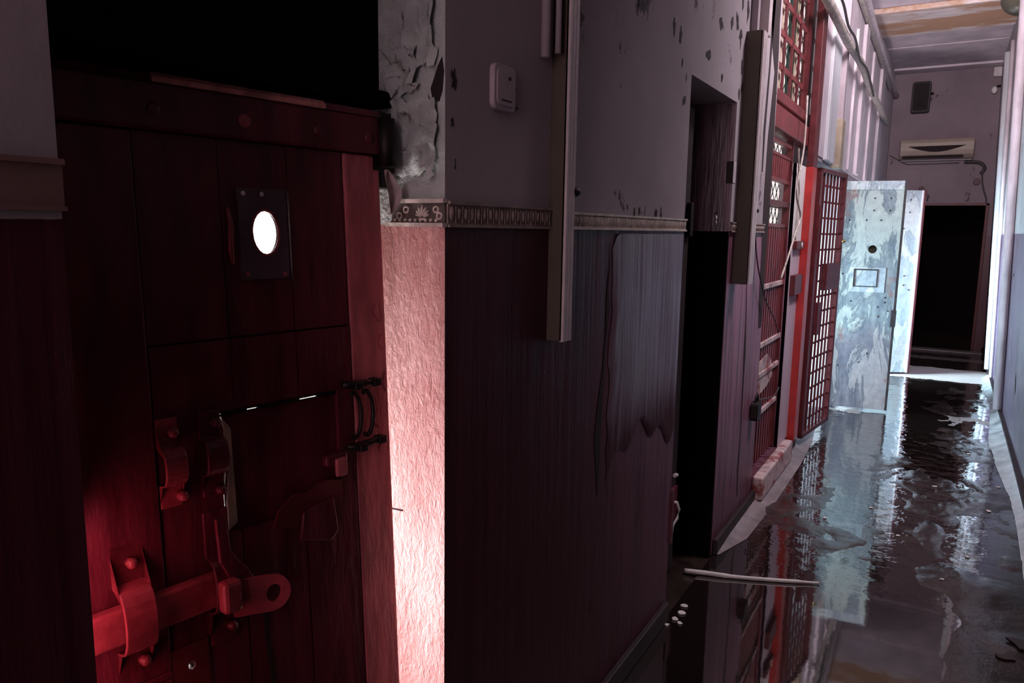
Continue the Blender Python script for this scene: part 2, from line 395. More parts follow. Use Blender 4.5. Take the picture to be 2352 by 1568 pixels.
# ceiling of cross boards
b = B(); b.box(-1.2, .7, Y0, 8.25, H, H + .1)
edges = [8.27, 9.28, 10.02, 10.05, 11.5]
b.box(-1.2, .7, 8.27, 9.26, H - .045, H + .1, 1)
b.box(-1.2, .7, 9.29, 10.0, H, H + .1); b.box(-1.2, .7, 10.03, 11.2, H - .006, H + .1); b.box(-1.2, .7, 11.22, 11.7, H - .03, H + .1)
b.box(-1.2, .7, 8.2, 11.7, H + .1, H + .14)
o = b.build('ceiling', [M['ceil'], M['tanlime']], bevel=.008); tag(o, 'lilac boarded ceiling with a tan peeled beam', 'ceiling', kind=S)

# rooms behind the left wall
def room(name, x0, y0, y1, z1, mat, label, roofless=False):
    t = .08; b = B()
    b.box(x0 - t, x0, y0 - t, y1 + t, 0, z1)
    b.box(x0, XB, y0 - t, y0, 0, z1); b.box(x0, XB, y1, y1 + t, 0, z1)
    b.box(x0 - t, XB, y0 - t, y1 + t, z1, z1 + t)
    o = b.build(name, mat); tag(o, label, 'wall', kind=S); return o
room('wall_cell', -2.2, -.3, 2.35, 2.9, M['cell'], 'whitewashed cell behind the red studded door')
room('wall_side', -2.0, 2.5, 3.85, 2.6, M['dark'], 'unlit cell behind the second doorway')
room('wall_far', -2.7, 4.0, 10.8, 3.6, M['room'], 'pale side room behind the barred gates')

# cell window behind the spyhole
w = empty('window_1'); tag(w, 'overexposed barred window at the back of the first cell', 'window', kind=S)
B().box(-2.195, -2.19, 1.2, 2.345, 1.0, 2.05).build('pane', M['sky'], w)
b = B(); b.box(-2.2, -2.16, 1.16, 1.2, .96, 2.09); b.box(-2.2, -2.16, 1.16, 2.345, .96, 1.0); b.box(-2.2, -2.16, 1.16, 2.345, 2.05, 2.09)
b.build('window_frame', M['cell'], w, bevel=.004)

# cement coves and dark bases
for name, y0, y1, lab in (('baseboard_left', 1.19, 2.64, 'dark base of the wall beside the red door'), ('baseboard_middle', 3.33, 5.38, 'dark base of the wall below the barred gate')):
    b = B().box(XL, XL + .022, y0, y1, 0, .075); o = b.build(name, M['base'], bevel=.004); tag(o, lab, 'skirting', kind=S)
def cove(name, pts, lab):
    """pts: (y, width, height) along the left wall"""
    b = B(); rows = []
    for y, w_, h_ in pts:
        rows.append([b.bm.verts.new(p) for p in ((XL + .002, y, h_), (XL + w_ * .35, y, h_ * .45), (XL + w_ * .75, y, h_ * .12), (XL + w_, y, .002))])
    for A, C in zip(rows, rows[1:]):
        for k in range(3): b.bm.faces.new((A[k], A[k + 1], C[k + 1], C[k])).smooth = True
    o = b.build(name, M['cove']); tag(o, lab, 'cement fillet', kind=S)
cove('trim_1', [(3.34, .03, .02), (3.6, .10, .03), (4.2, .12, .035), (5.0, .12, .035), (5.6, .10, .035), (6.1, .05, .02)], 'pale cement fillet along the foot of the wall under the barred gate')
b = B(); rows = []
for k in range(24):
    y = 3.4 + (9.3 - 3.4) * k / 23
    w_ = .06 + .012 * math.sin(y * 2.3) + .04 * max(0, 1 - abs(y - 6.3) / 1.5)
    rows.append([b.bm.verts.new(p) for p in ((.478, y, .05), (.478 - w_ * .4, y, .024), (.478 - w_, y, .002))])
for A, C in zip(rows, rows[1:]):
    for k in range(2): b.bm.faces.new((A[k], A[k + 1], C[k + 1], C[k])).smooth = True
o = b.build('trim_2', M['cover']); tag(o, 'pale cement fillet along the foot of the opposite wall', 'cement fillet', kind=S)
o = B().box(.47, .497, 2.0, 11.4, 0, .06).build('baseboard_right', M['base']); tag(o, 'dark groove at the foot of the opposite wall', 'skirting', kind=S)
o = B().box(XL + .0, -.78, 4.12, 5.02, .02, .155).build('trim_3', M['worn'], bevel=.012); tag(o, 'flaking pinkish concrete sill under the barred gate', 'sill', kind=S)
# door thresholds that catch the light
o = B().box(DX0 - .3, .47, YE - .42, YE - .22, 0, .02).build('trim_4', M['cove'], bevel=.006); tag(o, 'pale step in front of the black far doorway', 'threshold', kind=S)

# ------------------------------------------------------------------ dado frieze
def frieze(name, y0, y1, z0, z1, mat, lab, eggs=True):
    b = B(); b.box(XL, XL + .007, y0, y1, z0, z1); b.box(XL, XL + .013, y0, y1, z1 - .006, z1); b.box(XL, XL + .012, y0, y1, z0, z0 + .005)
    if eggs:
        y = y0 + .012
        while y < y1 - .01:
            b.ball((XL + .007, y, (z0 + z1) / 2 + .001), 1, 8, (.005, .007, .014)); b.tube([(XL + .009, y + .0115, z0 + .008), (XL + .009, y + .0115, z1 - .01)], .0018, 5); y += .023
    o = b.build(name, mat); tag(o, lab, 'frieze', kind=S); return o
frieze('trim_5', 1.173, 1.60, 1.502, 1.552, M['trimdim'], 'stained frieze between the red door and the first cable trunk')
frieze('trim_6', 1.68, 2.66, 1.502, 1.546, M['trim'], 'cream egg and dart frieze past the first cable trunk')
frieze('trim_7', 3.31, 3.97, 1.502, 1.546, M['trimdim'], 'short worn frieze between the second doorway and the barred gate')
frieze('trim_8', Y0, .457, 1.512, 1.567, M['brownrail'], 'plain brown frieze before the red door', False)
# frieze on the door reveal with a palmette
b = B(); yr = 1.173
b.box(-.965, XL + .004, yr - .006, yr, 1.505, 1.553); b.box(-.965, XL + .006, yr - .014, yr, 1.547, 1.555); b.box(-.975, XL + .006, yr - .016, yr, 1.502, 1.51)
o = b.build('trim_9', M['trimdark']); tag(o, 'palmette frieze tile inside the red doorway', 'frieze', kind=S); TR9 = o
b = B()
px, pz = -.888, 1.521
for k in range(-3, 4):
    a = k * .42; L_ = .022 - abs(k) * .002
    b.ball((px + math.sin(a) * L_ * .62, yr - .008, pz + math.cos(a) * L_ * .55), 1, 8, (.0026, .004, L_ * .5), Matrix.Rotation(a, 3, 'Y'))
b.ball((px, yr - .008, pz - .004), 1, 8, (.012, .004, .0026))
for cx_ in (-.945, -.928, -.848, -.856):
    b.torus((cx_, yr - .007, 1.523 if cx_ < -.93 or cx_ > -.85 else 1.535), .006, .0022, n=10, m=5)
for k in range(9): b.ball((-.955 + k * .0125, yr - .008, 1.5145), .0038, 6)
b.box(-.964, XL + .0061, yr - .0143, yr - .001, 1.5475, 1.5552); b.box(-.974, XL + .0061, yr - .0163, yr - .001, 1.5022, 1.5098)
o = b.build('palmette_relief', M['trim'], TR9); o['label'] = 'cream raised palmette and scrolls'

# ------------------------------------------------------------------ cracks, blisters and peeled spots in the left wall
def sliver(pts, mat, name='plaster_crack', x=XL + .0015):
    """pts: (y, z, half width)"""
    b = B(); rows = [[b.bm.verts.new((x, y - w_, z)), b.bm.verts.new((x, y + w_, z))] for y, z, w_ in pts]
    for A, C in zip(rows, rows[1:]): b.bm.faces.new((A[0], A[1], C[1], C[0]))
    return b.build(name, mat, WL)
sliver([(1.978, 1.47, .002), (1.985, 1.40, .004), (1.975, 1.34, .006), (1.98, 1.28, .013), (1.972, 1.2, .004), (1.963, 1.1, .006), (1.945, 1.0, .016), (1.935, .9, .022), (1.945, .8, .012), (1.95, .72, .003)], M['crack'], 'blister_crack')  # dark crack beside the lifted sheet
sliver([(4.02, 3.0, .03), (4.0, 2.75, .06), (3.95, 2.54, .10), (3.99, 2.42, .08), (4.04, 2.3, .035), (4.03, 2.14, .05), (4.02, 1.97, .07), (4.02, 1.69, .075), (4.03, 1.45, .065), (4.04, 1.17, .05), (4.05, 1.0, .03)], M['crack'], 'frame_gap')
sliver([(3.69, 1.27, .004), (3.73, 1.0, .012), (3.74, .9, .02), (3.745, .8, .012), (3.76, .5, .006), (3.75, .3, .012), (3.77, .15, .008)], M['crack'])
sliver([(3.86, 3.0, .02), (3.9, 2.6, .03), (3.89, 2.3, .015), (3.86, 2.0, .02), (3.87, 1.8, .01)], M['crack'])
def spot(y, z, r, ry=1.0, mat='crack'):
    b = B(); n = 13; c = b.bm.verts.new((XL + .0012, y, z)); vs = []
    for k in range(n):
        a = 2 * PI * k / n; q = r * random.uniform(.35, 1.25); vs.append(b.bm.verts.new((XL + .0012, y + q * math.cos(a) * ry, z + q * math.sin(a))))
    for k in range(n): b.bm.faces.new((c, vs[k], vs[(k + 1) % n]))
    return b.build('peeled_spot', M[mat], WL)
for y, z, r, ry in ((2.13, 2.15, .02, .5), (2.16, 2.19, .022, .9), (2.45, 2.16, .035, .5), (2.52, 2.15, .03, .5), (2.55, 2.07, .02, .35), (2.59, 1.95, .018, .9), (2.6, 2.03, .02, .3), (2.85, 2.15, .03, .9),
                    (3.0, 2.3, .03, .9), (3.15, 2.33, .04, .5), (3.24, 2.36, .05, .6), (3.3, 2.32, .05, .5), (3.35, 2.2, .03, .6), (3.05, 2.1, .02, .7), (3.33, 2.08, .03, .4), (3.37, 2.12, .03, .4), (3.3, 2.5, .07, .5), (3.1, 2.55, .05, .7), (3.4, 2.45, .06, .4),
                    (2.2, 1.56, .016, .5), (2.16, 1.555, .02, .3), (2.35, 1.56, .016, .8), (2.4, 1.558, .02, .4), (1.2, 1.78, .022, .4), (1.195, 1.7, .014, .4), (1.205, 1.62, .012, .25), (1.43, 1.80, .006, .8), (1.44, 1.76, .006, .8), (1.55, 1.9, .005, 1.5),
                    (2.03, .99, .008, .6), (2.18, 1.08, .012, .5), (2.2, 1.04, .01, .5), (2.5, 1.0, .008, .6)):
    spot(y, z, r, ry)
# blistered film of dado paint, a raised sheet with a rounded corner
b = B(); nY, nZ = 26, 34; grid = []
for i in range(nY + 1):
    row = []
    for k in range(nZ + 1):
        y = 2.005 + (2.655 - 2.005) * i / nY + (1 - i / nY) * .02 * noise.noise((1.3, k * .33, 2))
        zb = .80 + .05 * math.sin(y * 9) + .03 * math.sin(y * 31); zt = 1.492
        if y < 2.04: zt -= (2.04 - y) ** 2 * 24
        z = zb + (zt - zb) * k / nZ
        d = .004 + .006 * (noise.noise((y * 7, z * 2.2, 3)) + .4) 
        if k == 0 or i in (0, nY): d = .0015
        row.append(b.bm.verts.new((XL + max(.0015, d), y, z)))
    grid.append(row)
for i in range(nY):
    for k in range(nZ): b.bm.faces.new((grid[i][k], grid[i + 1][k], grid[i + 1][k + 1], grid[i][k + 1])).smooth = True
fm_, fnt, fb = new_mat('blistered_dado_sheet')
fs = node(fnt, 'ShaderNodeTexCoord'); fx = node(fnt, 'ShaderNodeSeparateXYZ'); link(fnt, fs.outputs['Object'], fx.inputs[0])
fst = noise_tex(fnt, coords(fnt, (24, 24, 1.1)), 1.0, 6, .65)
fk = math_n(fnt, 'ADD', fx.outputs['Z'], math_n(fnt, 'MULTIPLY', math_n(fnt, 'SUBTRACT', fst, .5), .5))
fk = ramp(fnt, fk, .85, 1.25)
link(fnt, mix(fnt, fk, (.07, .022, .034), mix(fnt, fst, (.11, .055, .08), (.27, .17, .22))), fb.inputs['Base Color'])  # greyer towards the top; reflected sheen put into the sheet's colour
link(fnt, mix(fnt, fk, (.55,) * 3, (.30,) * 3), fb.inputs['Roughness']); link(fnt, mix(fnt, fk, (.2,) * 3, (.85,) * 3), fb.inputs['Specular IOR Level'])
link(fnt, bump(fnt, fst, .4, .010), fb.inputs['Normal'])
o = b.build('blistered_paint', fm_, WL); o['label'] = 'greyer glossy sheet of dado paint lifting off the wall'

# grey flaking plaster on the red doorway's reveal
def flake(name, x0, x1, z0, z1, y, mat, parent, amp=.008, seed=0):
    b = B(); n = 18; g = []
    for i in range(n + 1):
        r = []
        for k in range(n + 1):
            u, v = i / n, k / n
            e = .012 * noise.noise((u * 6 + seed, v * 6, seed))
            d = .003 + amp * (.5 + noise.noise((u * 3 + seed, v * 4, 1.7)))
            r.append(b.bm.verts.new((x0 + (x1 - x0) * u + e, y - max(.001, d), z0 + (z1 - z0) * v + e * 1.5)))
        g.append(r)
    for i in range(n):
        for k in range(n): b.bm.faces.new((g[i][k], g[i + 1][k], g[i + 1][k + 1], g[i][k + 1])).smooth = True
    return b.build(name, mat, parent)
flake('flaking_plaster', -.965, -.855, 1.60, 1.742, 1.172, M['revealup'], WL, .012, 1)
flake('flaking_plaster', -.985, -.90, 1.755, 1.84, 1.172, M['revealup'], WL, .014, 4)
flake('flaking_plaster', -.93, -.86, 1.80, 2.0, 1.172, M['revealup'], WL, .012, 9)
b = B(); b.prism([(-.872, 1.76), (-.855, 1.80), (-.846, 1.815), (-.842, 1.79), (-.845, 1.755), (-.853, 1.735), (-.868, 1.742)], 'y', 1.1705, 1.172); b.build('broken_plaster', M['crack'], WL)

# ------------------------------------------------------------------ DOOR 1: the near red door
U = Vector((.161, .987, 0)).normalized(); W = Vector((-.0447, .0073, 1)).normalized(); Ny = W.cross(U)
E0 = Vector((-.954, 1.12, 1.468))
DM = Matrix(((U.x, Ny.x, W.x, E0.x), (U.y, Ny.y, W.y, E0.y), (U.z, Ny.z, W.z, E0.z), (0, 0, 0, 1)))
D1 = empty('door_1', DM); tag(D1, 'heavy dark red cell door with spyhole, food hatch and iron bolts, standing ajar', 'door', kind=S)
HB = -1.42
def strips_minus(strips, rects, z0, z1, y0, y1):
    b = B()
    for s0, s1, dy in strips:
        zs = sorted({z0, z1, *[z for r in rects for z in r[2:] if z0 < z < z1]})
        for a, c in zip(zs, zs[1:]):
            m = (a + c) / 2; ss = [(s0, s1)]
            for r in rects:
                if r[2] < m < r[3]:
                    nn = []
                    for p, q in ss:
                        if r[0] > p: nn.append((p, min(q, r[0])))
                        if r[1] < q: nn.append((max(p, r[1]), q))
                    ss = [t for t in nn if t[1] - t[0] > 1e-4]
            for p, q in ss: b.box(p, q, y0 + dy, y1, a, c)
    return b
PLATE = (-.300, -.210, -.057, .092); HATCH = (-.357, -.121, -.476, -.268); KEY = (-.437, -.425, -.675, -.661)
rects = [PLATE, HATCH, KEY]
for s0, s1, dy in ((-.2015, -.087, 0), (-.327, -.2035, .001), (-.459, -.329, 0)):
    strips_minus([(s0, s1, dy)], rects, -.149, .166, 0, .018).build('plank', M['red'], D1)
    strips_minus([(s0, s1, dy - .002)], rects, HB, -.152, 0, .018).build('plank', M['red'], D1)
strips_minus([(-.612, 0, 0)], [(-.305, -.195, -.062, .097), HATCH, (-.437, -.418, -.677, -.659)], HB, .236, .0185, .030).build('seam_light_block', M['gatedark'], D1)  # added behind the planks to block light through their seams
strips_minus([(-.612, -.462, -.006)], [KEY], HB, .166, 0, .045).build('stile', M['red'], D1, bevel=.003)
o = strips_minus([(-.0835, 0, -.004)], [], HB, .166, 0, .045).build('stile', M['redpost'], D1, bevel=.004); o['label'] = 'paler red hinge stile with flaking paint, reveal light put into its red'
# split behind the hasp
B().prism([(-.297, -.60), (-.288, -.62), (-.29, -.68), (-.284, -.74), (-.288, -.9), (-.296, -.9), (-.293, -.74), (-.30, -.68)], 'y', -.0031, -.002).build('split', M['crack'], D1)
o = B().box(-.612, 0, -.014, .045, .168, .236).build('top_rail', M['red'], D1, bevel=.004)
for s in (-.43, -.285, -.143, -.03): B().ball((s, -.014, .197), .011, 10, (1, .45, 1)).build('rivet', M['redpost'] if s == -.285 else M['red'], D1)
o = B().prism([(-.018, .236), (.02, .236), (.02, .250), (-.012, .250), (-.019, .243)], 'x', -.43, -.128).build('lit_top_edge', M['salmon'], D1); o['label'] = 'top edge of the door, its lit line painted pale salmon'  # light caught along the door's top edge, painted as pale salmon
B().prism([(-.015, .236), (.02, .236), (.02, .248), (-.011, .248)], 'x', -.128, 0).build('top_edge', M['red'], D1)
B().prism([(-.015, .236), (.02, .236), (.02, .248), (-.011, .248)], 'x', -.612, -.43).build('top_edge', M['red'], D1)
B().holed(*PLATE, -.252, .020, .0245, .0365, -.004, .004).build('spyhole_plate', M['plate'], D1)
B().torus((-.252, -.004, .020), .0255, .0022, sz=1.47).build('spyhole_rim', M['iron'], D1)
for s, h in ((-.29, .083), (-.256, .083), (-.29, -.048), (-.22, -.05)): B().ball((s, -.005, h), .0042, 8, (1, .6, 1)).build('rivet', M['chip'] if h > 0 else M['iron'], D1)
B().tube([(-.318, -.003, .06), (-.316, -.006, .03), (-.318, -.005, -.01), (-.314, -.003, -.03)], [.003, .005, .005, .003], 6).build('slide_runner', M['iron'], D1)
# food hatch
hp = B(); hp.box(-.349, -.1205, .008, .03, -.477, -.276); fl = hp.build('hatch', M['red'], D1, bevel=.003)
B().prism([(-.357, -.268), (-.345, -.277), (-.305, -.2765), (-.303, -.2725), (-.272, -.2725), (-.27, -.277), (-.205, -.277), (-.20, -.2725), (-.15, -.272), (-.148, -.277), (-.121, -.277), (-.121, -.268)], 'y', .002, .028).build('hatch_packing', M['black'], D1)
b = B(); b.prism([(-.350, -.278), (-.345, -.30), (-.347, -.33), (-.3425, -.37), (-.348, -.42), (-.349, -.47), (-.333, -.46), (-.335, -.3)], 'y', .002, .012); b.build('lit_flap_edge', M['tan'], fl)  # tan strip paints in the light on the flap's edge
# lower ragged plate and latch on the hatch
B().prism([(-.26, -.462), (-.225, -.44), (-.20, -.445), (-.16, -.43), (-.122, -.44), (-.124, -.52), (-.15, -.515), (-.18, -.53), (-.24, -.50), (-.27, -.49)], 'y', -.006, 0).build('patch_plate', M['gatedark'], D1)
B().prism([(-.215, -.475), (-.150, -.462), (-.142, -.53), (-.16, -.545), (-.225, -.525)], 'y', -.016, -.006).build('patch_plate', M['red'], D1, bevel=.003)
lat = B().box(-.166, -.118, -.022, -.004, -.405, -.382).build('hatch_latch', M['red'], D1, bevel=.005)
B().box(-.15, -.125, -.03, -.02, -.425, -.39).build('latch_tab', M['redpost'], lat, bevel=.004)
# coil hinge of the hatch
hg = B().tube([(-.118, -.012, -.258), (-.096, -.016, -.262), (-.070, -.018, -.262), (-.050, -.02, -.263)], [.006, .008, .007, .007], 8).build('hatch_hinge', M['black'], D1)
B().tube([(-.112, -.01, -.378), (-.094, -.016, -.381), (-.066, -.018, -.379), (-.042, -.02, -.377)], [.005, .008, .007, .008], 8).build('hinge_pin', M['black'], hg)
for s in (-.096, -.067): B().torus((s, -.016, -.32), .017, .0045, sz=2.5, n=24, a0=-PI * .62, a1=PI * .62).build('hinge_ring', M['black'], hg)
for s, h in ((-.045, -.263), (-.038, -.377), (-.089, -.264), (-.084, -.383)): B().box(s - .009, s + .009, -.03, -.008, h - .008, h + .008).build('nut', M['black'], hg, bevel=.003)
# bolt guides
def guide(name, s0, s1, h0, h1, l0, l1, out, bolts, mat):
    t = .006
    n = 10; up_ = []; dn = []
    for k in range(n + 1):
        a = PI * k / n; hh = (l0 + l1) / 2 - (l1 - l0) / 2 * math.cos(a); q = math.sin(a) ** .55
        up_.append((hh, -t - (out - t) * q)); dn.append((hh, -max(.0005, (out - t) * q)))
    prof = [(h0, 0), (h0, -t)] + up_ + [(h1, -t), (h1, 0)] + dn[::-1]
    b = B()
    b.prism([(y, h) for h, y in prof], 'x', s0, s1)
    g = b.build(name, mat, D1, bevel=.0015)
    for s, h in bolts:
        bb = B(); bb.tube([(s, -t, h), (s, -t - .012, h)], .0085, 6); bb.ball((s, -t - .012, h), .0075, 8, (1, .6, 1)); bb.build('bolt_head', mat, g)
    return g
guide('bolt_guide', -.460, -.426, -.402, -.262, -.366, -.306, .034, ((-.437, -.284), (-.429, -.386)), M['iron'])
guide('bolt_guide', -.392, -.356, -.402, -.262, -.366, -.306, .030, ((-.368, -.281), (-.366, -.393)), M['red'])
guide('bolt_guide', -.540, -.494, -.642, -.436, -.600, -.498, .046, ((-.513, -.466), (-.505, -.622)), M['iron'])
gd = guide('bolt_guide', -.396, -.354, -.652, -.426, -.595, -.502, .036, ((-.371, -.460), (-.363, -.626)), M['red'])
bar = B().box(-.612, -.365, -.030, -.008, -.578, -.523).build('sliding_bolt', M['iron'], D1, bevel=.004)
B().box(-.398, -.366, -.062, -.036, -.583, -.530).build('knob', M['iron'], bar, bevel=.007)
# tongue with the padlock eye, bent out from the door
def eye_outline(a):
    c, d = math.cos(a), math.sin(a)
    if c > 0: return (-.303 + .031 * c, -.577 + .031 * d)
    k = max(abs(c) / .062, abs(d) / .031) ; return (-.303 + c / k, -.577 + d / k)
tb = B().holed(0, 0, 0, 0, -.300, -.577, .0125, .0155, -.007, 0, 32, eye_outline)
to = tb.build('padlock_eye', M['iron'], bar)
to.matrix_basis = Matrix.Translation((-.372, -.034, -.548)) @ Matrix.Rotation(-.30, 4, 'Z') @ Matrix.Rotation(.10, 4, 'Y') @ Matrix.Translation((.368, 0, .556))
B().prism([(-.395, -.428), (-.378, -.428), (-.372, -.49), (-.345, -.525), (-.335, -.545), (-.36, -.56), (-.378, -.53), (-.392, -.50)], 'y', -.044, -.036).build('hasp_strap', M['red'], gd, bevel=.002)
# key plate
B().holed(-.462, -.402, -.71, -.632, -.431, -.668, .006, .007, -.005, .0).build('key_plate', M['gatedark'], D1)
# hinge block and peeled curl at the top hinge
hb_ = B().tube([(.012, -.012, .235), (.013, -.014, .145)], .019, 10).build('hinge_knuckle', M['black'], D1)
B().box(-.02, .04, -.004, .04, .135, .228).build('hinge_leaf', M['black'], hb_, bevel=.004)
b = B(); n = 16; g = []
for i in range(n + 1):
    v = i / n; hw = .017 * math.sin(PI * min(1, v * 1.02)) ** .8; r = []
    for k in range(7):
        u = k / 6 * 2 - 1
        r.append(b.bm.verts.new((.004 + .006 * v * 0 + u * hw + .006 * math.sin(PI * v), -.018 - .012 * u * u + .006 * math.cos(v * 5), .140 - v * .085)))
    g.append(r)
for i in range(n):
    for k in range(6): b.bm.faces.new((g[i][k], g[i + 1][k], g[i + 1][k + 1], g[i][k + 1])).smooth = True
o = b.build('paint_curl', M['worn'], D1); o['label'] = 'curl of peeled paint at the hinge, pale for its lit inside'  # pale colour stands for light on the curl's inner side
B().tube([(-.004, -.006, -.53), (.014, -.018, -.537)], .0022, 6).build('nail', M['chip'], D1)
for s, h, w_, l_ in ((-.02, -.13, .010, .02), (-.012, -.19, .008, .016), (-.03, -.34, .012, .02), (-.018, -.40, .012, .016), (-.008, -.27, .006, .02)):
    B().prism([(s - w_, h), (s, h + l_), (s + w_ * .6, h + l_ * .3), (s + w_ * .4, h - l_), (s - w_ * .5, h - l_ * .5)], 'y', -.0062, -.0042).build('paint_flake', M['redpost'], D1)

# frame head and transom above it
o = B().box(-1.04, -.965, .457, 1.173, 1.73, 1.76).build('trim_10', M['dark'], bevel=.004); tag(o, 'frame head above the near door, painted black for its shade', 'door frame', kind=S)  # black paints in the shade above the door
o = B().box(-1.04, -1.0, .457, 1.173, 1.745, 2.35).build('trim_11', M['dark']); tag(o, 'transom board above the near red door, painted black for its shade', 'transom', kind=S)
o = B().box(-1.03, -.962, 1.126, 1.173, 1.575, 1.72).build('trim_12', M['black'], bevel=.006); tag(o, 'black hinge post block beside the near red door', 'door frame', kind=S)

o = B().box(-1.10, -1.045, .457, 1.173, 1.60, 2.35).build('trim_15', M['dark']); tag(o, 'unseen dark board added to block light above the near red door', 'door frame', kind=S)  # added behind the transom to stop light leaking over the door

# ------------------------------------------------------------------ DOOR 2: black leaf in the second doorway
D2 = empty('door_2', Matrix.Translation((-.95, 2.67, 0))); tag(D2, 'black cell door deep in the second doorway', 'door', kind=S)
B().box(-.045, 0, .0, .405, .01, 2.0).build('leaf', M['base'], D2, bevel=.003)
B().box(-.02, .012, .33, .395, .25, .40).build('hinge_plate', M['red'], D2)
B().box(.0, .02, .36, .40, 1.48, 1.62).build('lock_case', M['black'], D2, bevel=.004)
o = B().box(-1.06, -.848, 3.296, 3.3085, 1.505, 2.045).build('trim_13', M['film']); tag(o, 'grey upper reveal of the second doorway', 'reveal', kind=S)
o = B().box(-1.06, -.842, 3.296, 3.3085, 0, 1.505).build('trim_14', M['dark']); tag(o, 'near-black lower reveal of the second doorway', 'reveal', kind=S)
# its latch at the outer edge
lt = empty('door_latch', Matrix.Translation((XL, 2.66, .42))); tag(lt, 'small iron latch with a curled hook at the foot of the second doorway', 'latch')
B().box(-.03, .006, .0, .03, -.12, .10).build('back_plate', M['red'], lt, bevel=.003)
B().tube([(-.0, .03, .15), (.004, .05, .147)], .008, 6).build('peg', M['chip'], lt)
B().tube([(0, .028, .045), (.008, .055, .035), (.012, .075, 0), (.008, .07, -.035), (0, .045, -.055), (0, .035, -.085)], .0055, 8).build('hook', M['chip'], lt)
hk = empty('wall_hook', Matrix.Translation((-.9, 3.29, 1.56))); tag(hk, 'bent pale hook on the grey reveal of the second doorway', 'hook')
B().tube([(0, 0, .02), (.01, -.02, .005), (.012, -.025, -.02), (0, -.015, -.03)], .004, 6).build('hook_wire', M['chip'], hk)
B().tube([(0, .006, .02), (0, -.002, .02)], .008, 8).build('rose', M['black'], hk)
bx_ = empty('junction_box', Matrix.Translation((XL, 3.20, 1.75))); tag(bx_, 'small grey junction box between the second doorway and the tall trunk', 'box')
B().box(0, .028, 0, .05, -.045, .045).build('case', M['ivory'], bx_, bevel=.004)
B().box(.0, .029, -.004, .0, -.045, .045).build('side_gasket', M['black'], bx_)

# ------------------------------------------------------------------ wall fittings
sw = empty('light_switch', Matrix.Translation((XL, 1.37, 1.79))); tag(sw, 'grey rounded switch box on the lilac wall beside the red door', 'switch')
def rr(w_, h_, r, n=6):
    pts = []
    for cx_, cz_, a0 in ((w_ - r, h_ - r, 0), (-w_ + r, h_ - r, PI / 2), (-w_ + r, -h_ + r, PI), (w_ - r, -h_ + r, 1.5 * PI)):
        for k in range(n + 1): a = a0 + PI / 2 * k / n; pts.append((cx_ + r * math.cos(a), cz_ + r * math.sin(a)))
    return pts
B().prism(rr(.044, .046, .016), 'x', 0, .013).build('case', M['greyp'], sw, bevel=.003)
swc = B().prism(rr(.036, .036, .012), 'x', .013, .016).build('cover', M['greyp'], sw, bevel=.001)
B().box(.016, .0172, -.02, .02, -.027, -.0245).build('slot', M['crack'], swc)
B().tube([(.015, .012, .02), (.0175, .012, .02)], .004, 8).build('screw', M['crack'], swc)

def trunk(name, lab, y0, w_, p, z0, z1, clamp_z, clampside=1):
    e = empty(name, Matrix.Translation((XL, y0, z0))); tag(e, lab, 'cable trunking', 'surface cable trunks on the left wall')
    B().box(0, p, 0, w_ * .82, 0, z1 - z0).build('channel', M['olive'], e, bevel=.002)
    c = B()
    for a, q in ((.02, .30), (.36, .62), (.70, .98)): c.box(p, p + .004, w_ * a, w_ * q, 0, z1 - z0)
    c.box(p - .006, p + .001, 0, w_, 0, z1 - z0); o = c.build('ribbed_lid', M['ivory'], e); o['label'] = 'ribbed front lid, pale for the light on it'  # pale lid paints in light on the trunk's front face
    B().ball((p * .95, w_ + .012, clamp_z - z0), 1, 10, (.014, .02, .012)).build('clamp', M['black'], e)
    return e
trunk('cable_trunking', 'thick olive cable trunk ending halfway down the wall beside the switch', 1.60, .046, .043, 1.23, 3.2, 1.592)
trunk('cable_trunking', 'dark olive cable trunk between the second doorway and the barred gate', 3.40, .080, .070, 1.27, 2.36, 1.60)
pp = empty('conduit_pipe', Matrix.Translation((XL, 1.545, 1.885))); tag(pp, 'short pair of pale pipes at the top beside the first cable trunk', 'pipe')
B().tube([(.0115, 0, 0), (.0115, 0, .9)], .011, 10).build('pipe', M['greyp'], pp); B().tube([(.03, .026, .012), (.03, .026, .9)], .007, 10).build('pipe', M['greyp'], pp)
pw2 = empty('conduit_pipe', Matrix.Translation((XL + .03, 3.56, 2.37))); tag(pw2, 'pale conduit rising out of the second trunk by the barred gate', 'pipe')
B().box(-.03, .03, -.02, .04, 0, .9).build('pipe', M['ivory'], pw2, bevel=.004); B().box(-.03, .0, -.1, -.06, 0, .9).build('pipe', M['greyp'], pw2, bevel=.004)

def wire(name, lab, pts, r, mat, n=6, cat='cable'):
    P = [Vector(p) for p in pts]; out = []
    for i in range(len(P) - 1):
        p0, p1, p2, p3 = P[max(i - 1, 0)], P[i], P[i + 1], P[min(i + 2, len(P) - 1)]
        for k in range(5):
            t = k / 5; out.append(.5 * ((2 * p1) + (p2 - p0) * t + (2 * p0 - 5 * p1 + 4 * p2 - p3) * t * t + (3 * p1 - p0 - 3 * p2 + p3) * t ** 3))
    out.append(P[-1])
    o = B().tube(out, r, n).build(name, M[mat]); tag(o, lab, cat); return o
wire('cable', 'thin dark wire sagging from the second trunk to the barred gate', [(-.826, 3.66, 1.58), (-.824, 3.73, 1.50), (-.82, 3.80, 1.36), (-.815, 4.0, 1.17), (-.81, 4.27, 1.03), (-.81, 4.42, .93)], .0035, 'darkcable')
wire('cable', 'pale stiff wire leaning across the red bars of the gate', [(-.80, 4.75, 2.3), (-.79, 4.70, 2.0), (-.79, 4.56, 1.74), (-.785, 4.72, 1.6), (-.785, 4.58, 1.5), (-.78, 4.40, 1.38), (-.78, 4.22, 1.255)], .006, 'cable')
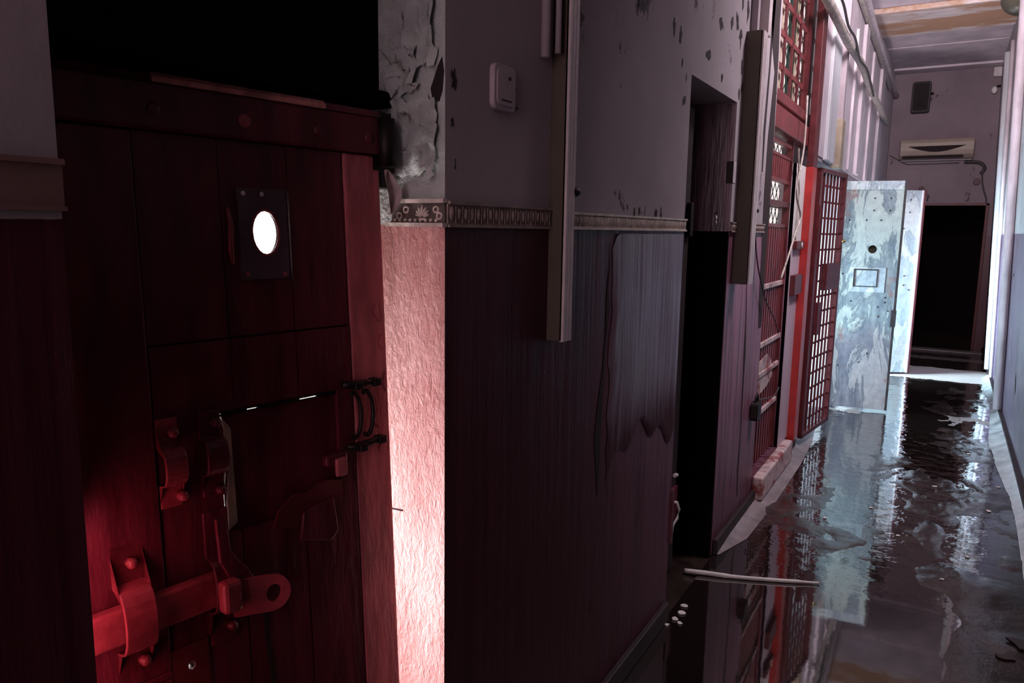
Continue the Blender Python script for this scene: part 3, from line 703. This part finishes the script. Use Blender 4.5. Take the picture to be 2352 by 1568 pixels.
wire('cable', 'thin pale wire hanging beside the white pier of the gate', [(-.826, 4.74, 2.0), (-.826, 4.80, 1.85), (-.826, 4.87, 1.7), (-.826, 4.84, 1.46)], .005, 'cable')
wire('cable', 'grimy cable bundle sagging along the high wall past the red post', [(-.77, 4.75, 2.89), (-.755, 5.0, 2.87), (-.755, 5.5, 2.86), (-.755, 6.0, 2.85), (-.755, 6.6, 2.87), (-.755, 7.1, 2.86), (-.77, 7.8, 2.84), (-.77, 9.0, 2.82), (-.77, 9.9, 2.78)], .030, 'cable', 8)
wire('cable', 'thin brown wire twisting beside the high cable bundle', [(-.72, 5.0, 2.95), (-.715, 5.3, 2.93), (-.715, 5.6, 2.87), (-.715, 6.0, 2.88), (-.72, 6.4, 2.82), (-.72, 7.0, 2.84), (-.755, 8.0, 2.80)], .009, 'darkcable')
wire('conduit_pipe', 'pale pipe running below the ceiling along the left wall', [(-.80, 6.5, 3.52), (-.80, 7.26, 3.48), (-.80, 8, 3.42), (-.80, 9.5, 3.37), (-.80, 11.45, 3.34)], .035, 'lilac', 8, 'pipe')
wire('conduit_pipe', 'thinner pipe just under the ceiling pipe on the left wall', [(-.81, 6.4, 3.42), (-.81, 7.5, 3.38), (-.81, 9, 3.33), (-.81, 10.5, 3.27)], .02, 'cable', 8, 'pipe')
cd = empty('conduit_pipe', Matrix.Translation((XL, 5.75, 0))); tag(cd, 'pale flat conduit board dropping down the wall behind the mesh gate', 'pipe')
B().box(0, .03, 0, .38, 2.02, 3.4).build('board', M['paleb'], cd, bevel=.004)
B().box(0, .05, .52, .60, 2.36, 3.4).build('pipe', M['greyp'], cd, bevel=.006)
B().box(0, .06, .46, .64, 2.0, 2.36).build('sleeve', M['tan'], cd, bevel=.006)
for i, (y, w_, zt, lab) in enumerate(((7.05, .10, 3.2, 'first'), (7.55, .22, 3.35, 'second'), (8.45, .16, 3.3, 'third'), (9.35, .35, 3.4, 'fourth'))):
    o = B().box(XL + .006, XL + .028 + .01 * (i % 2), y, y + w_, 2.05, zt).build('trim_%d' % (20 + i), M['lilac'], bevel=.006); tag(o, f'pale upright batten above the steel doors, {lab} from the red post', 'batten', kind=S)

o = B().box(XL + .0005, XL + .008, 5.42, 11.3, 2.03, 3.62).build('trim_24', M['lilac']); tag(o, 'thin lilac sheet added over the high left wall to brighten it, above the steel doors', 'boarding', kind=S)  # sheet added over the wall to brighten its lilac
lk = empty('padlock', Matrix.Translation((XL, 3.97, .565))); tag(lk, 'dark padlock hanging on the wall beside the barred gate', 'padlock')
B().prism(rr(.045, .05, .018), 'x', .006, .045).build('body', M['black'], lk, bevel=.004)
B().torus((.025, 0, .05), .026, .006, Matrix.Rotation(PI / 2, 3, 'Z'), 14, 6, 1.3, 0, PI).build('shackle', M['black'], lk)
wire('cable', 'short dark wire from the padlock to the bars', [(-.81, 4.0, .62), (-.80, 4.15, .60), (-.79, 4.3, .585), (-.80, 4.5, .60)], .004, 'darkcable')

# ------------------------------------------------------------------ the barred gate
G = empty('barred_gate', Matrix.Translation((XL, 4.10, 0))); tag(G, 'tall red barred gate with ribbed panels and a lattice above', 'gate')
gx = -.045
def gbar(y, z0, z1, w_=.012, mat='gate', x=gx):
    return B().box(x - .008, x + .010, y - w_ / 2, y + w_ / 2, z0, z1).build('bar', M[mat], G)
pan = B()
for k in range(11):
    y = .035 + k * .061; pan.prism([(gx - .012, y - .0285), (gx + .012, y - .016), (gx + .012, y + .012), (gx - .012, y + .0285)], 'z', .74, 1.545)
pan.build('ribbed_panel', M['gate'], G)
pan = B()
for k in range(11):
    y = .035 + k * .061; pan.prism([(gx - .012, y - .0285), (gx + .012, y - .016), (gx + .012, y + .012), (gx - .012, y + .0285)], 'z', 1.80, 1.935)
pan.build('ribbed_panel', M['gate'], G)
for k in range(10): gbar(.04 + k * .067, .165, .76, .026)
for z, mt in ((1.205, 'worn'), (.875, 'worn'), (.70, 'worn'), (.47, 'worn')):
    B().box(gx - .01, gx + .022, .0, .69, z - .014, z + .014).build('cross_rail', M[mt], G, bevel=.003)
o = B().prism([(.08, .66), (.18, .78), (.36, .80), (.50, .74), (.55, .64), (.4, .60), (.2, .58)], 'x', gx + .010, gx + .014).build('worn_patch', M['worn'], G); o['label'] = 'patch where the red paint is worn to white'
for z0, z1 in ((1.535, 1.555), (1.79, 1.81), (1.93, 1.945), (2.00, 2.02)): B().box(gx - .012, gx + .014, 0, .70, z0, z1).build('cross_rail', M['gate'], G)
B().box(gx - .03, gx + .02, 0, .70, 1.655, 1.685).build('cross_rail', M['gatedark'], G)
B().box(gx - .02, gx + .045, -.0, 1.26, 2.05, 2.17).build('lintel_beam', M['gate'], G, bevel=.006)
B().box(gx - .02, gx + .03, 0, 1.26, 2.20, 2.26).build('lintel_beam', M['gate'], G, bevel=.006)
B().box(gx - .02, gx + .02, .685, .71, .16, 2.05).build('edge_bar', M['gatedark'], G)
B().box(gx - .02, gx + .02, 0, .02, .16, 2.05).build('edge_bar', M['gatedark'], G)
# lattice
for y in (.10, .32, .54, .76, .98, 1.14): B().box(gx - .004, gx + .008, y - .016, y + .016, 2.26, 3.3).build('lattice_bar', M['gatedark'], G)
for z in (2.40, 2.57, 2.74, 2.91, 3.08, 3.22): B().box(gx - .006, gx + .006, .0, 1.26, z - .014, z + .014).build('lattice_rail', M['gate'], G)
B().box(gx - .03, gx - .02, .56, .74, 2.30, 3.3).build('green_shutter', M['green'], G)
B().box(gx - .02, gx + .02, .98, 1.14, 2.26, 3.3).build('wide_plank', M['gatedark'], G)
# brackets on the white pier
B().box(.005, .03, .72, .98, 1.405, 1.455).build('hasp_plate', M['gatedark'], G, bevel=.003)
B().tube([(.03, .89, 1.43), (.0345, .89, 1.43)], .016, 10).build('hasp_hole', M['chip'], G)
B().box(.005, .035, .72, .98, 1.12, 1.245).build('lock_plate', M['gatedark'], G, bevel=.003)
o = B().box(XL - .02, XL + .004, 4.80, 5.10, .15, 1.92).build('wall_pier', M['pier']); tag(o, 'narrow white pier between the barred gate and the bright red post', 'wall', kind=S)
# bright red upright post
P = empty('gate_post', Matrix.Translation((XL, 5.10, .12))); tag(P, 'bright red steel upright between the barred gate and the mesh gate', 'post')
B().box(.002, .05, 0, .15, 0, 1.80).build('post', M['gatebright'], P, bevel=.004)
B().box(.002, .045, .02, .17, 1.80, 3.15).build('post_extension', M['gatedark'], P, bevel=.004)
for z in (.3, .8, 1.3, 1.7): B().ball((.045, .12, z), .009, 8, (.5, 1, 1)).build('rivet', M['gatebright'], P)

# room windows seen behind the bars
def pane_window(n, x, y0, y1, z0, z1, mull, trans, lab):
    w = empty('window_%d' % n); tag(w, lab, 'window', kind=S)
    B().box(x - .006, x, y0, y1, z0, z1).build('pane', M['sky2'], w)
    b = B()
    for y in mull: b.box(x, x + .014, y - .03, y + .03, z0, z1)
    for z in trans: b.box(x, x + .014, y0, y1, z - .02, z + .02)
    b.build('window_frame', M['tan'], w)
    b = B(); k = 0
    while y0 + k * .11 < y1 + (z1 - z0):
        for sgn in (1, -1):
            pts = []
            for t in (0, 1):
                z = z0 + (z1 - z0) * t; y = (y0 + k * .11 - (z1 - z0) * t) if sgn > 0 else (y0 - (z1 - z0) + k * .11 + (z1 - z0) * t)
                pts.append((x + .004, y, z))
            (ya, za), (yb, zb) = pts[0][1:], pts[1][1:]
            # clip to the pane
            def clip(p, q):
                res = []
                for (a, c), (d, e) in ((p, q), (q, p)):
                    if a < y0: t = (y0 - a) / (d - a); a, c = y0, c + (e - c) * t
                    if a > y1: t = (y1 - a) / (d - a); a, c = y1, c + (e - c) * t
                    res.append((a, c))
                return res
            if max(ya, yb) > y0 and min(ya, yb) < y1:
                (ya, za), (yb, zb) = clip((ya, za), (yb, zb)); b.tube([(x + .004, ya, za), (x + .004, yb, zb)], .0025, 4)
        k += 1
    b.build('wire_mesh', M['darkcable'], w)
pane_window(2, -.93, 4.11, 4.79, 1.55, 2.04, (4.46,), (1.67,), 'bright wired window pane behind the bars of the tall red gate')
pane_window(3, -.93, 4.11, 5.35, 2.24, 3.3, (4.5, 4.95), (), 'bright panes behind the red lattice above the barred gate')

# ------------------------------------------------------------------ mesh gate, swung open a little
hy, ex, ey = 5.40, -.715, 6.08
hx = -.80
ang = math.atan2(ey - hy, ex - hx); Lg = math.hypot(ex - hx, ey - hy)
MG = empty('mesh_gate', Matrix.Translation((hx, hy, .07)) @ Matrix.Rotation(ang, 4, 'Z')); tag(MG, 'red steel mesh gate standing ajar beside the bright red post', 'gate')
Hg = 1.87
b = B(); b.box(0, .05, -.016, .016, 0, Hg); b.box(Lg - .035, Lg, -.016, .016, 0, Hg); b.box(0, Lg, -.016, .016, 0, .03); b.box(0, Lg, -.016, .016, Hg - .03, Hg)
b.build('frame', M['gatedark'], MG, bevel=.002)
b = B()
for k in range(1, 7): x = .05 + (Lg - .085) * k / 7; b.box(x - .008, x + .008, -.006, .006, .02, Hg - .02)
b.build('upright_bars', M['gatedark'], MG)
b = B()
for k in range(1, 17): z = Hg * k / 17; b.box(.04, Lg - .02, .004, .014, z - .007, z + .007)
b.build('cross_bars', M['gatedark'], MG)
B().box(Lg * .45, Lg * .98, -.02, .02, 1.03, 1.22).build('lock_case', M['gatedark'], MG, bevel=.004)
B().box(Lg * .25, Lg * .34, -.016, .016, .72, .95).build('stiffener', M['gatedark'], MG)
B().box(.012, .03, -.022, .022, 1.3, 1.62).build('hinge', M['gatedark'], MG)
B().ball((Lg - .03, -.03, 1.38), .014, 8).build('knob', M['brass'], MG)

# ------------------------------------------------------------------ DOOR 3: flaking blue-white steel door
def leaf(name, hx, hy, ex, ey, z0, z1, mat, lab, t=.04):
    a = math.atan2(ey - hy, ex - hx); L = math.hypot(ex - hx, ey - hy)
    e = empty(name, Matrix.Translation((hx, hy, z0)) @ Matrix.Rotation(a, 4, 'Z')); tag(e, lab, 'door', kind=S)
    return e, L, z1 - z0
D3, L3, H3 = leaf('door_3', -.81, 6.86, -.364, 6.93, .02, 1.94, None, 'tall steel door of flaking blue and white paint, open into the corridor')
hx3, hz3 = .255, 1.36
b = B()
b.holed(.0, L3, 1.25, 1.47, hx3, hz3, .034, .034, 0, .04, 32); b.box(0, L3, 0, .04, 1.47, H3); b.box(0, L3, 0, .04, 0, 1.25)
b.build('leaf', M['steel'], D3)
B().tube([(hx3, .041, hz3), (hx3, .052, hz3)], .05, 20).build('hole_cover', M['holeback'], D3)
B().box(0, L3, -.008, 0, H3 - .07, H3).build('top_band', M['worn'] if False else M['steel2'], D3)
B().box(L3 - .0, L3 + .018, -.012, .045, 0, H3).build('edge_strip', M['steeledge'], D3)
B().box(.10, .37, -.006, 0, 1.0, 1.21).build('hatch_plate', M['steel2'], D3, bevel=.002)
b = B(); b.box(.13, .31, -.011, -.006, 1.185, 1.195); b.box(.13, .31, -.011, -.006, 1.045, 1.052); b.box(.125, .138, -.011, -.006, 1.045, 1.195); b.box(.303, .31, -.011, -.006, 1.045, 1.195); b.build('slot_frame', M['steeledge'], D3)
B().box(L3 - .02, L3 + .022, -.03, .05, .72, .86).build('lock_case', M['steeledge'], D3, bevel=.004)
for x, z in ((.24, 1.78), (.36, 1.78), (.24, 1.68), (.36, 1.68), (.06, 1.60), (.19, 1.60), (.30, 1.60), (.04, 1.15), (.32, 1.15), (.32, 1.05), (.38, .96), (.12, .92), (.33, .88), (.38, .92), (.41, .85), (.34, .80), (.28, .48), (.22, .4), (.06, .36)):
    B().ball((x, 0, z), .0075, 8, (1, .6, 1)).build('rivet', M['steeledge'], D3)
D4, L4, H4 = leaf('door_4', -.82, 8.70, -.295, 9.04, .02, 1.97, None, 'bright pale steel door standing open behind the flaking one')
B().box(0, L4, 0, .04, 0, H4).build('leaf', M['steel2'], D4, bevel=.002)
B().box(L4, L4 + .02, -.02, .06, 0, H4).build('edge_strip', M['gatedark'], D4)
B().box(L4 - .012, L4 + .0, -.018, 0, 0, H4).build('edge_lip', M['lilac'], D4)
for x, z in ((.5, 1.85), (.5, 1.72), (.45, 1.55), (.5, 1.05), (.5, .95), (.56, .9)): B().ball((x, 0, z), .009, 8, (1, .6, 1)).build('rivet', M['steeledge'], D4)

# ------------------------------------------------------------------ end wall fittings
sp = empty('wall_speaker', Matrix.Translation((-.505, YE, 3.295))); tag(sp, 'dark box loudspeaker high on the end wall', 'speaker')
B().prism(rr(.108, .195, .03), 'y', -.13, 0).build('case', M['black'], sp, bevel=.006)
B().prism(rr(.088, .175, .025), 'y', -.136, -.13).build('grille', simple('speaker_cloth', (.016, .009, .010), .8, scale=60), sp)
b = B(); b.prism(rr(.05, .05, .02), 'y', -.14, -.136); o = b.build('badge_plate', M['crack'], sp); o.location = (0, 0, -.09)
B().ball((.125, -.02, .05), .018, 8).build('cable_stub', M['black'], sp)
ac = empty('air_conditioner', Matrix.Translation((-.27, YE, 2.50))); tag(ac, 'cream split air conditioner above the black far doorway', 'air conditioner')
prof = [(0, 0), (-.12, 0), (-.18, .045), (-.20, .10), (-.19, .20), (-.16, .245), (0, .245)]
B().prism(prof, 'x', -.42, .42).build('body', simple('aged_cream_casing', (.42, .33, .28), .45, scale=5, var=.12, bmp=.1), ac, bevel=.008)
pts = [(-.33, .155)] + [(-.33 + .66 * k / 16, .155 - .075 * math.sin(PI * k / 16)) for k in range(1, 16)] + [(.33, .155)]
B().prism(pts, 'y', -.2045, -.19).build('air_opening', M['crack'], ac)
B().box(-.39, .31, -.186, -.10, .008, .035).build('louvre_slot', M['crack'], ac)
B().box(-.41, .41, -.05, 0, -.02, 0).build('mounting_rail', M['greyp'], ac)
wire('cable', 'dark hose curling down from the end of the air conditioner', [(.06, YE - .06, 2.455), (.16, YE - .05, 2.452), (.25, YE - .04, 2.43), (.29, YE - .03, 2.36), (.25, YE - .025, 2.30)], .02, 'darkcable', 8, 'hose')
wire('cable', 'thin wire dropping beside the far doorway', [(.27, YE - .02, 2.33), (.28, YE - .02, 2.2), (.31, YE - .02, 2.08), (.35, YE - .02, 1.95), (.36, YE - .02, 1.7), (.37, YE - .02, 1.5)], .009, 'darkcable')
wire('cable', 'thin wire drooping from the left end of the air conditioner', [(-.82, YE - .006, 2.57), (-.72, YE - .006, 2.51), (-.62, YE - .006, 2.45), (-.5, YE - .006, 2.44), (0, YE - .006, 2.445)], .006, 'darkcable')
for x, z, lab in ((-.40, 2.11, 'round dark junction cap above the far doorway, under the air conditioner'), (.22, 2.20, 'round dark junction cap beside the hose of the air conditioner')):
    o = B().tube([(x, YE, z), (x, YE - .035, z)], .04, 18).build('wall_junction', M['cap'], bevel=.006); tag(o, lab, 'junction box')
o = B().box(-.70, -.42, YE - .012, YE, 2.08, 2.38).build('blank_plate', M['wallb'], bevel=.004); tag(o, 'square lilac plate on the end wall, left of the junction cap', 'panel')
eb = empty('emergency_light', Matrix.Translation((.33, YE, 3.55))); tag(eb, 'small pale lamp box in the upper corner of the end wall', 'lamp')
B().box(-.055, .06, -.09, 0, -.06, .06).build('case', M['ivory'], eb, bevel=.01); B().box(.06, .075, -.07, -.01, -.05, .05).build('end_cap', M['black'], eb)
lb = empty('bare_bulb', Matrix.Translation((.365, YE - .02, 3.36))); tag(lb, 'small pale bulb on a bent arm below the corner lamp box', 'bulb')
B().ball((-.06, -.05, -.03), .036, 12, (1, 1, 1.3)).build('glass', M['bulb'], lb); B().tube([(-.05, -.045, 0), (-.02, -.02, .02), (.02, 0, .02)], .012, 8).build('arm', M['black'], lb)
gl = empty('ceiling_lamp', Matrix.Translation((.325, 7.6, 3.56))); tag(gl, 'dull olive globe lamp under the ceiling by the right wall', 'lamp')
B().ball((0, 0, -.13), .15, 20, (1, 1, .9)).build('globe', M['globe'], gl); B().tube([(0, 0, 0), (0, 0, .09)], .07, 14).build('rose', M['greyp'], gl)
# uprights on the opposite wall
def rx(z): return .5 - LEAN * z / H
for y, r, mat, lab in ((9.55, .03, 'paleb', 'pale vertical conduit on the opposite wall near the far door'), (7.35, .035, 'lilac', 'pinkish vertical conduit on the opposite wall across from the flaking door'), (9.0, .018, 'lilac', 'thin vertical wire pipe on the opposite wall near the far door')):
    o = B().tube([(rx(0) - r - .001, y, .06), (rx(1.5) - r - .001, y, 1.5), (rx(3.4) - r - .001, y, 3.4)], r, 10).build('conduit_pipe', M[mat]); tag(o, lab, 'pipe')

for pts in ([(5.12, 1.36), (5.2, 1.30), (5.17, 1.2), (5.25, 1.12), (5.22, .98), (5.14, .92), (5.05, 1.0), (5.03, 1.25)], [(6.2, .56), (6.26, .50), (6.2, .40), (6.14, .44)], [(7.0, 1.22), (7.14, 1.20), (7.13, 1.185), (7.0, 1.2)]):
    b = B(); b.bm.faces.new([b.bm.verts.new((rx(z) - .002, y, z)) for y, z in pts]); b.build('broken_plaster', M['crack'], bpy.data.objects['wall_right'])
# ------------------------------------------------------------------ things on the wet floor
wire('cable', 'pale flat strip in place of a glint across the wet floor from the second doorway', [(-.89, 3.07, .012), (-.80, 3.10, .012), (-.70, 3.13, .010), (-.55, 3.19, .009), (-.42, 3.25, .008), (-.36, 3.28, .006)], [.010] * 10 + [.008] * 10 + [.005] * 6, 'chip')  # strip modelled in place of a reflection on the puddle
def chip(x, y, r, k):
    b = B(); n = 7; pts = []
    for i in range(n): a = 2 * PI * i / n; q = r * random.uniform(.5, 1.2); pts.append((x + q * math.cos(a), y + q * math.sin(a) * .9))
    b.prism(pts, 'z', .001 + max(0, mud(x, y)), .004 + r * .12 + max(0, mud(x, y)))
    o = b.build('paint_chip', M['chip' if k else 'base'], bevel=.002); return o
for x, y, r in ((-.80, 2.66, .022), (-.79, 2.72, .018), (-.815, 2.60, .014), (-.775, 2.64, .012), (-.80, 2.78, .015)):
    tag(chip(x, y, r, 1), 'white paint chip fallen by the foot of the second doorway', 'paint chip', 'paint chips by the second doorway')
for x, y, r in ((.20, 3.95, .014), (.31, 4.7, .016), (-.25, 4.4, .012), (.05, 5.0, .016), (.38, 5.2, .014), (.24, 5.9, .018), (-.45, 4.1, .012), (.1, 3.6, .010), (-.1, 4.05, .012)):
    tag(chip(x, y, r, 1), 'small pale chip scattered on the wet corridor floor', 'paint chip', 'pale chips on the wet floor')
for x, y, r in ((.36, 3.14, .05), (.30, 3.02, .03), (.42, 3.3, .04)):
    tag(chip(x, y, r, 0), 'dark lump of debris in the puddle by the opposite wall', 'debris', 'dark debris by the opposite wall')

# ------------------------------------------------------------------ light
def area(name, loc, to, sx, sy, power, col, spread=180):
    l = bpy.data.lights.new(name, 'AREA'); l.shape = 'RECTANGLE'; l.size = sx; l.size_y = sy; l.energy = power; l.color = col; l.spread = math.radians(spread)
    o = bpy.data.objects.new(name, l); COL.objects.link(o); o.location = loc
    o.rotation_euler = (Vector(to) - Vector(loc)).to_track_quat('-Z', 'Y').to_euler(); return o
DAY = (.60, .87, 1.0)
area('doorway_daylight', (-1.9, 6.0, .85), (.2, 6.9, .8), .9, 1.3, 36, DAY, 90)
area('second_doorway_daylight', (-1.9, 7.8, .8), (-.2, 9.0, .7), .6, 1.2, 95, DAY, 60)
area('cell_daylight', (-1.62, .93, .62), (-.86, 1.2, .75), .12, .6, 17, (1.0, .88, .88), 120)
area('jamb_glow_fill', (-.97, .475, .85), (-1.02, .9, .75), .06, .5, .42, (1.0, .24, .30), 150)  # hidden red lamp added in place of light bounced off the jamb
area('far_end_fill', (-.15, 4.7, 3.25), (-.45, 10, 3.5), .5, .5, 22, (1.0, .88, .93), 85)  # added fill out of frame for the far wall, ceiling and end wall
area('floor_bounce_fill', (-.62, 7.5, .35), (-.15, 9.2, 3.65), .25, .25, 10, (1.0, .88, .92), 110)  # added lamp hidden behind the steel door, in place of floor bounce
area('gate_fill', (.28, 4.0, 3.4), (-.84, 4.8, 1.0), .3, .6, 48, (1.0, .86, .92), 140)  # added fill out of frame for the gate, pier and nearby wall
w = bpy.data.worlds.new('corridor_fill'); scene.world = w; w.use_nodes = True  # pinkish ambient fill let in by the open end behind the camera
w.node_tree.nodes['Background'].inputs[0].default_value = (.96, .68, .74, 1); w.node_tree.nodes['Background'].inputs[1].default_value = 3.1

# ------------------------------------------------------------------ camera
cam = bpy.data.cameras.new('camera'); cam.sensor_width = 36; cam.lens = 1698 / 2352 * 36; cam.clip_start = .02
co = bpy.data.objects.new('camera', cam); COL.objects.link(co)
R = Matrix(((0.8617, -0.0890, 0.4995), (0.5072, 0.1217, -0.8532), (0.0152, 0.9886, 0.1500)))
R = R.to_quaternion().normalized().to_matrix()
co.matrix_world = Matrix.Translation((0, 0, 1.5)) @ R.to_4x4()
scene.camera = co
scene.view_settings.view_transform = 'Standard'; scene.view_settings.look = 'None'
scene.view_settings.exposure = 0; scene.view_settings.gamma = 1
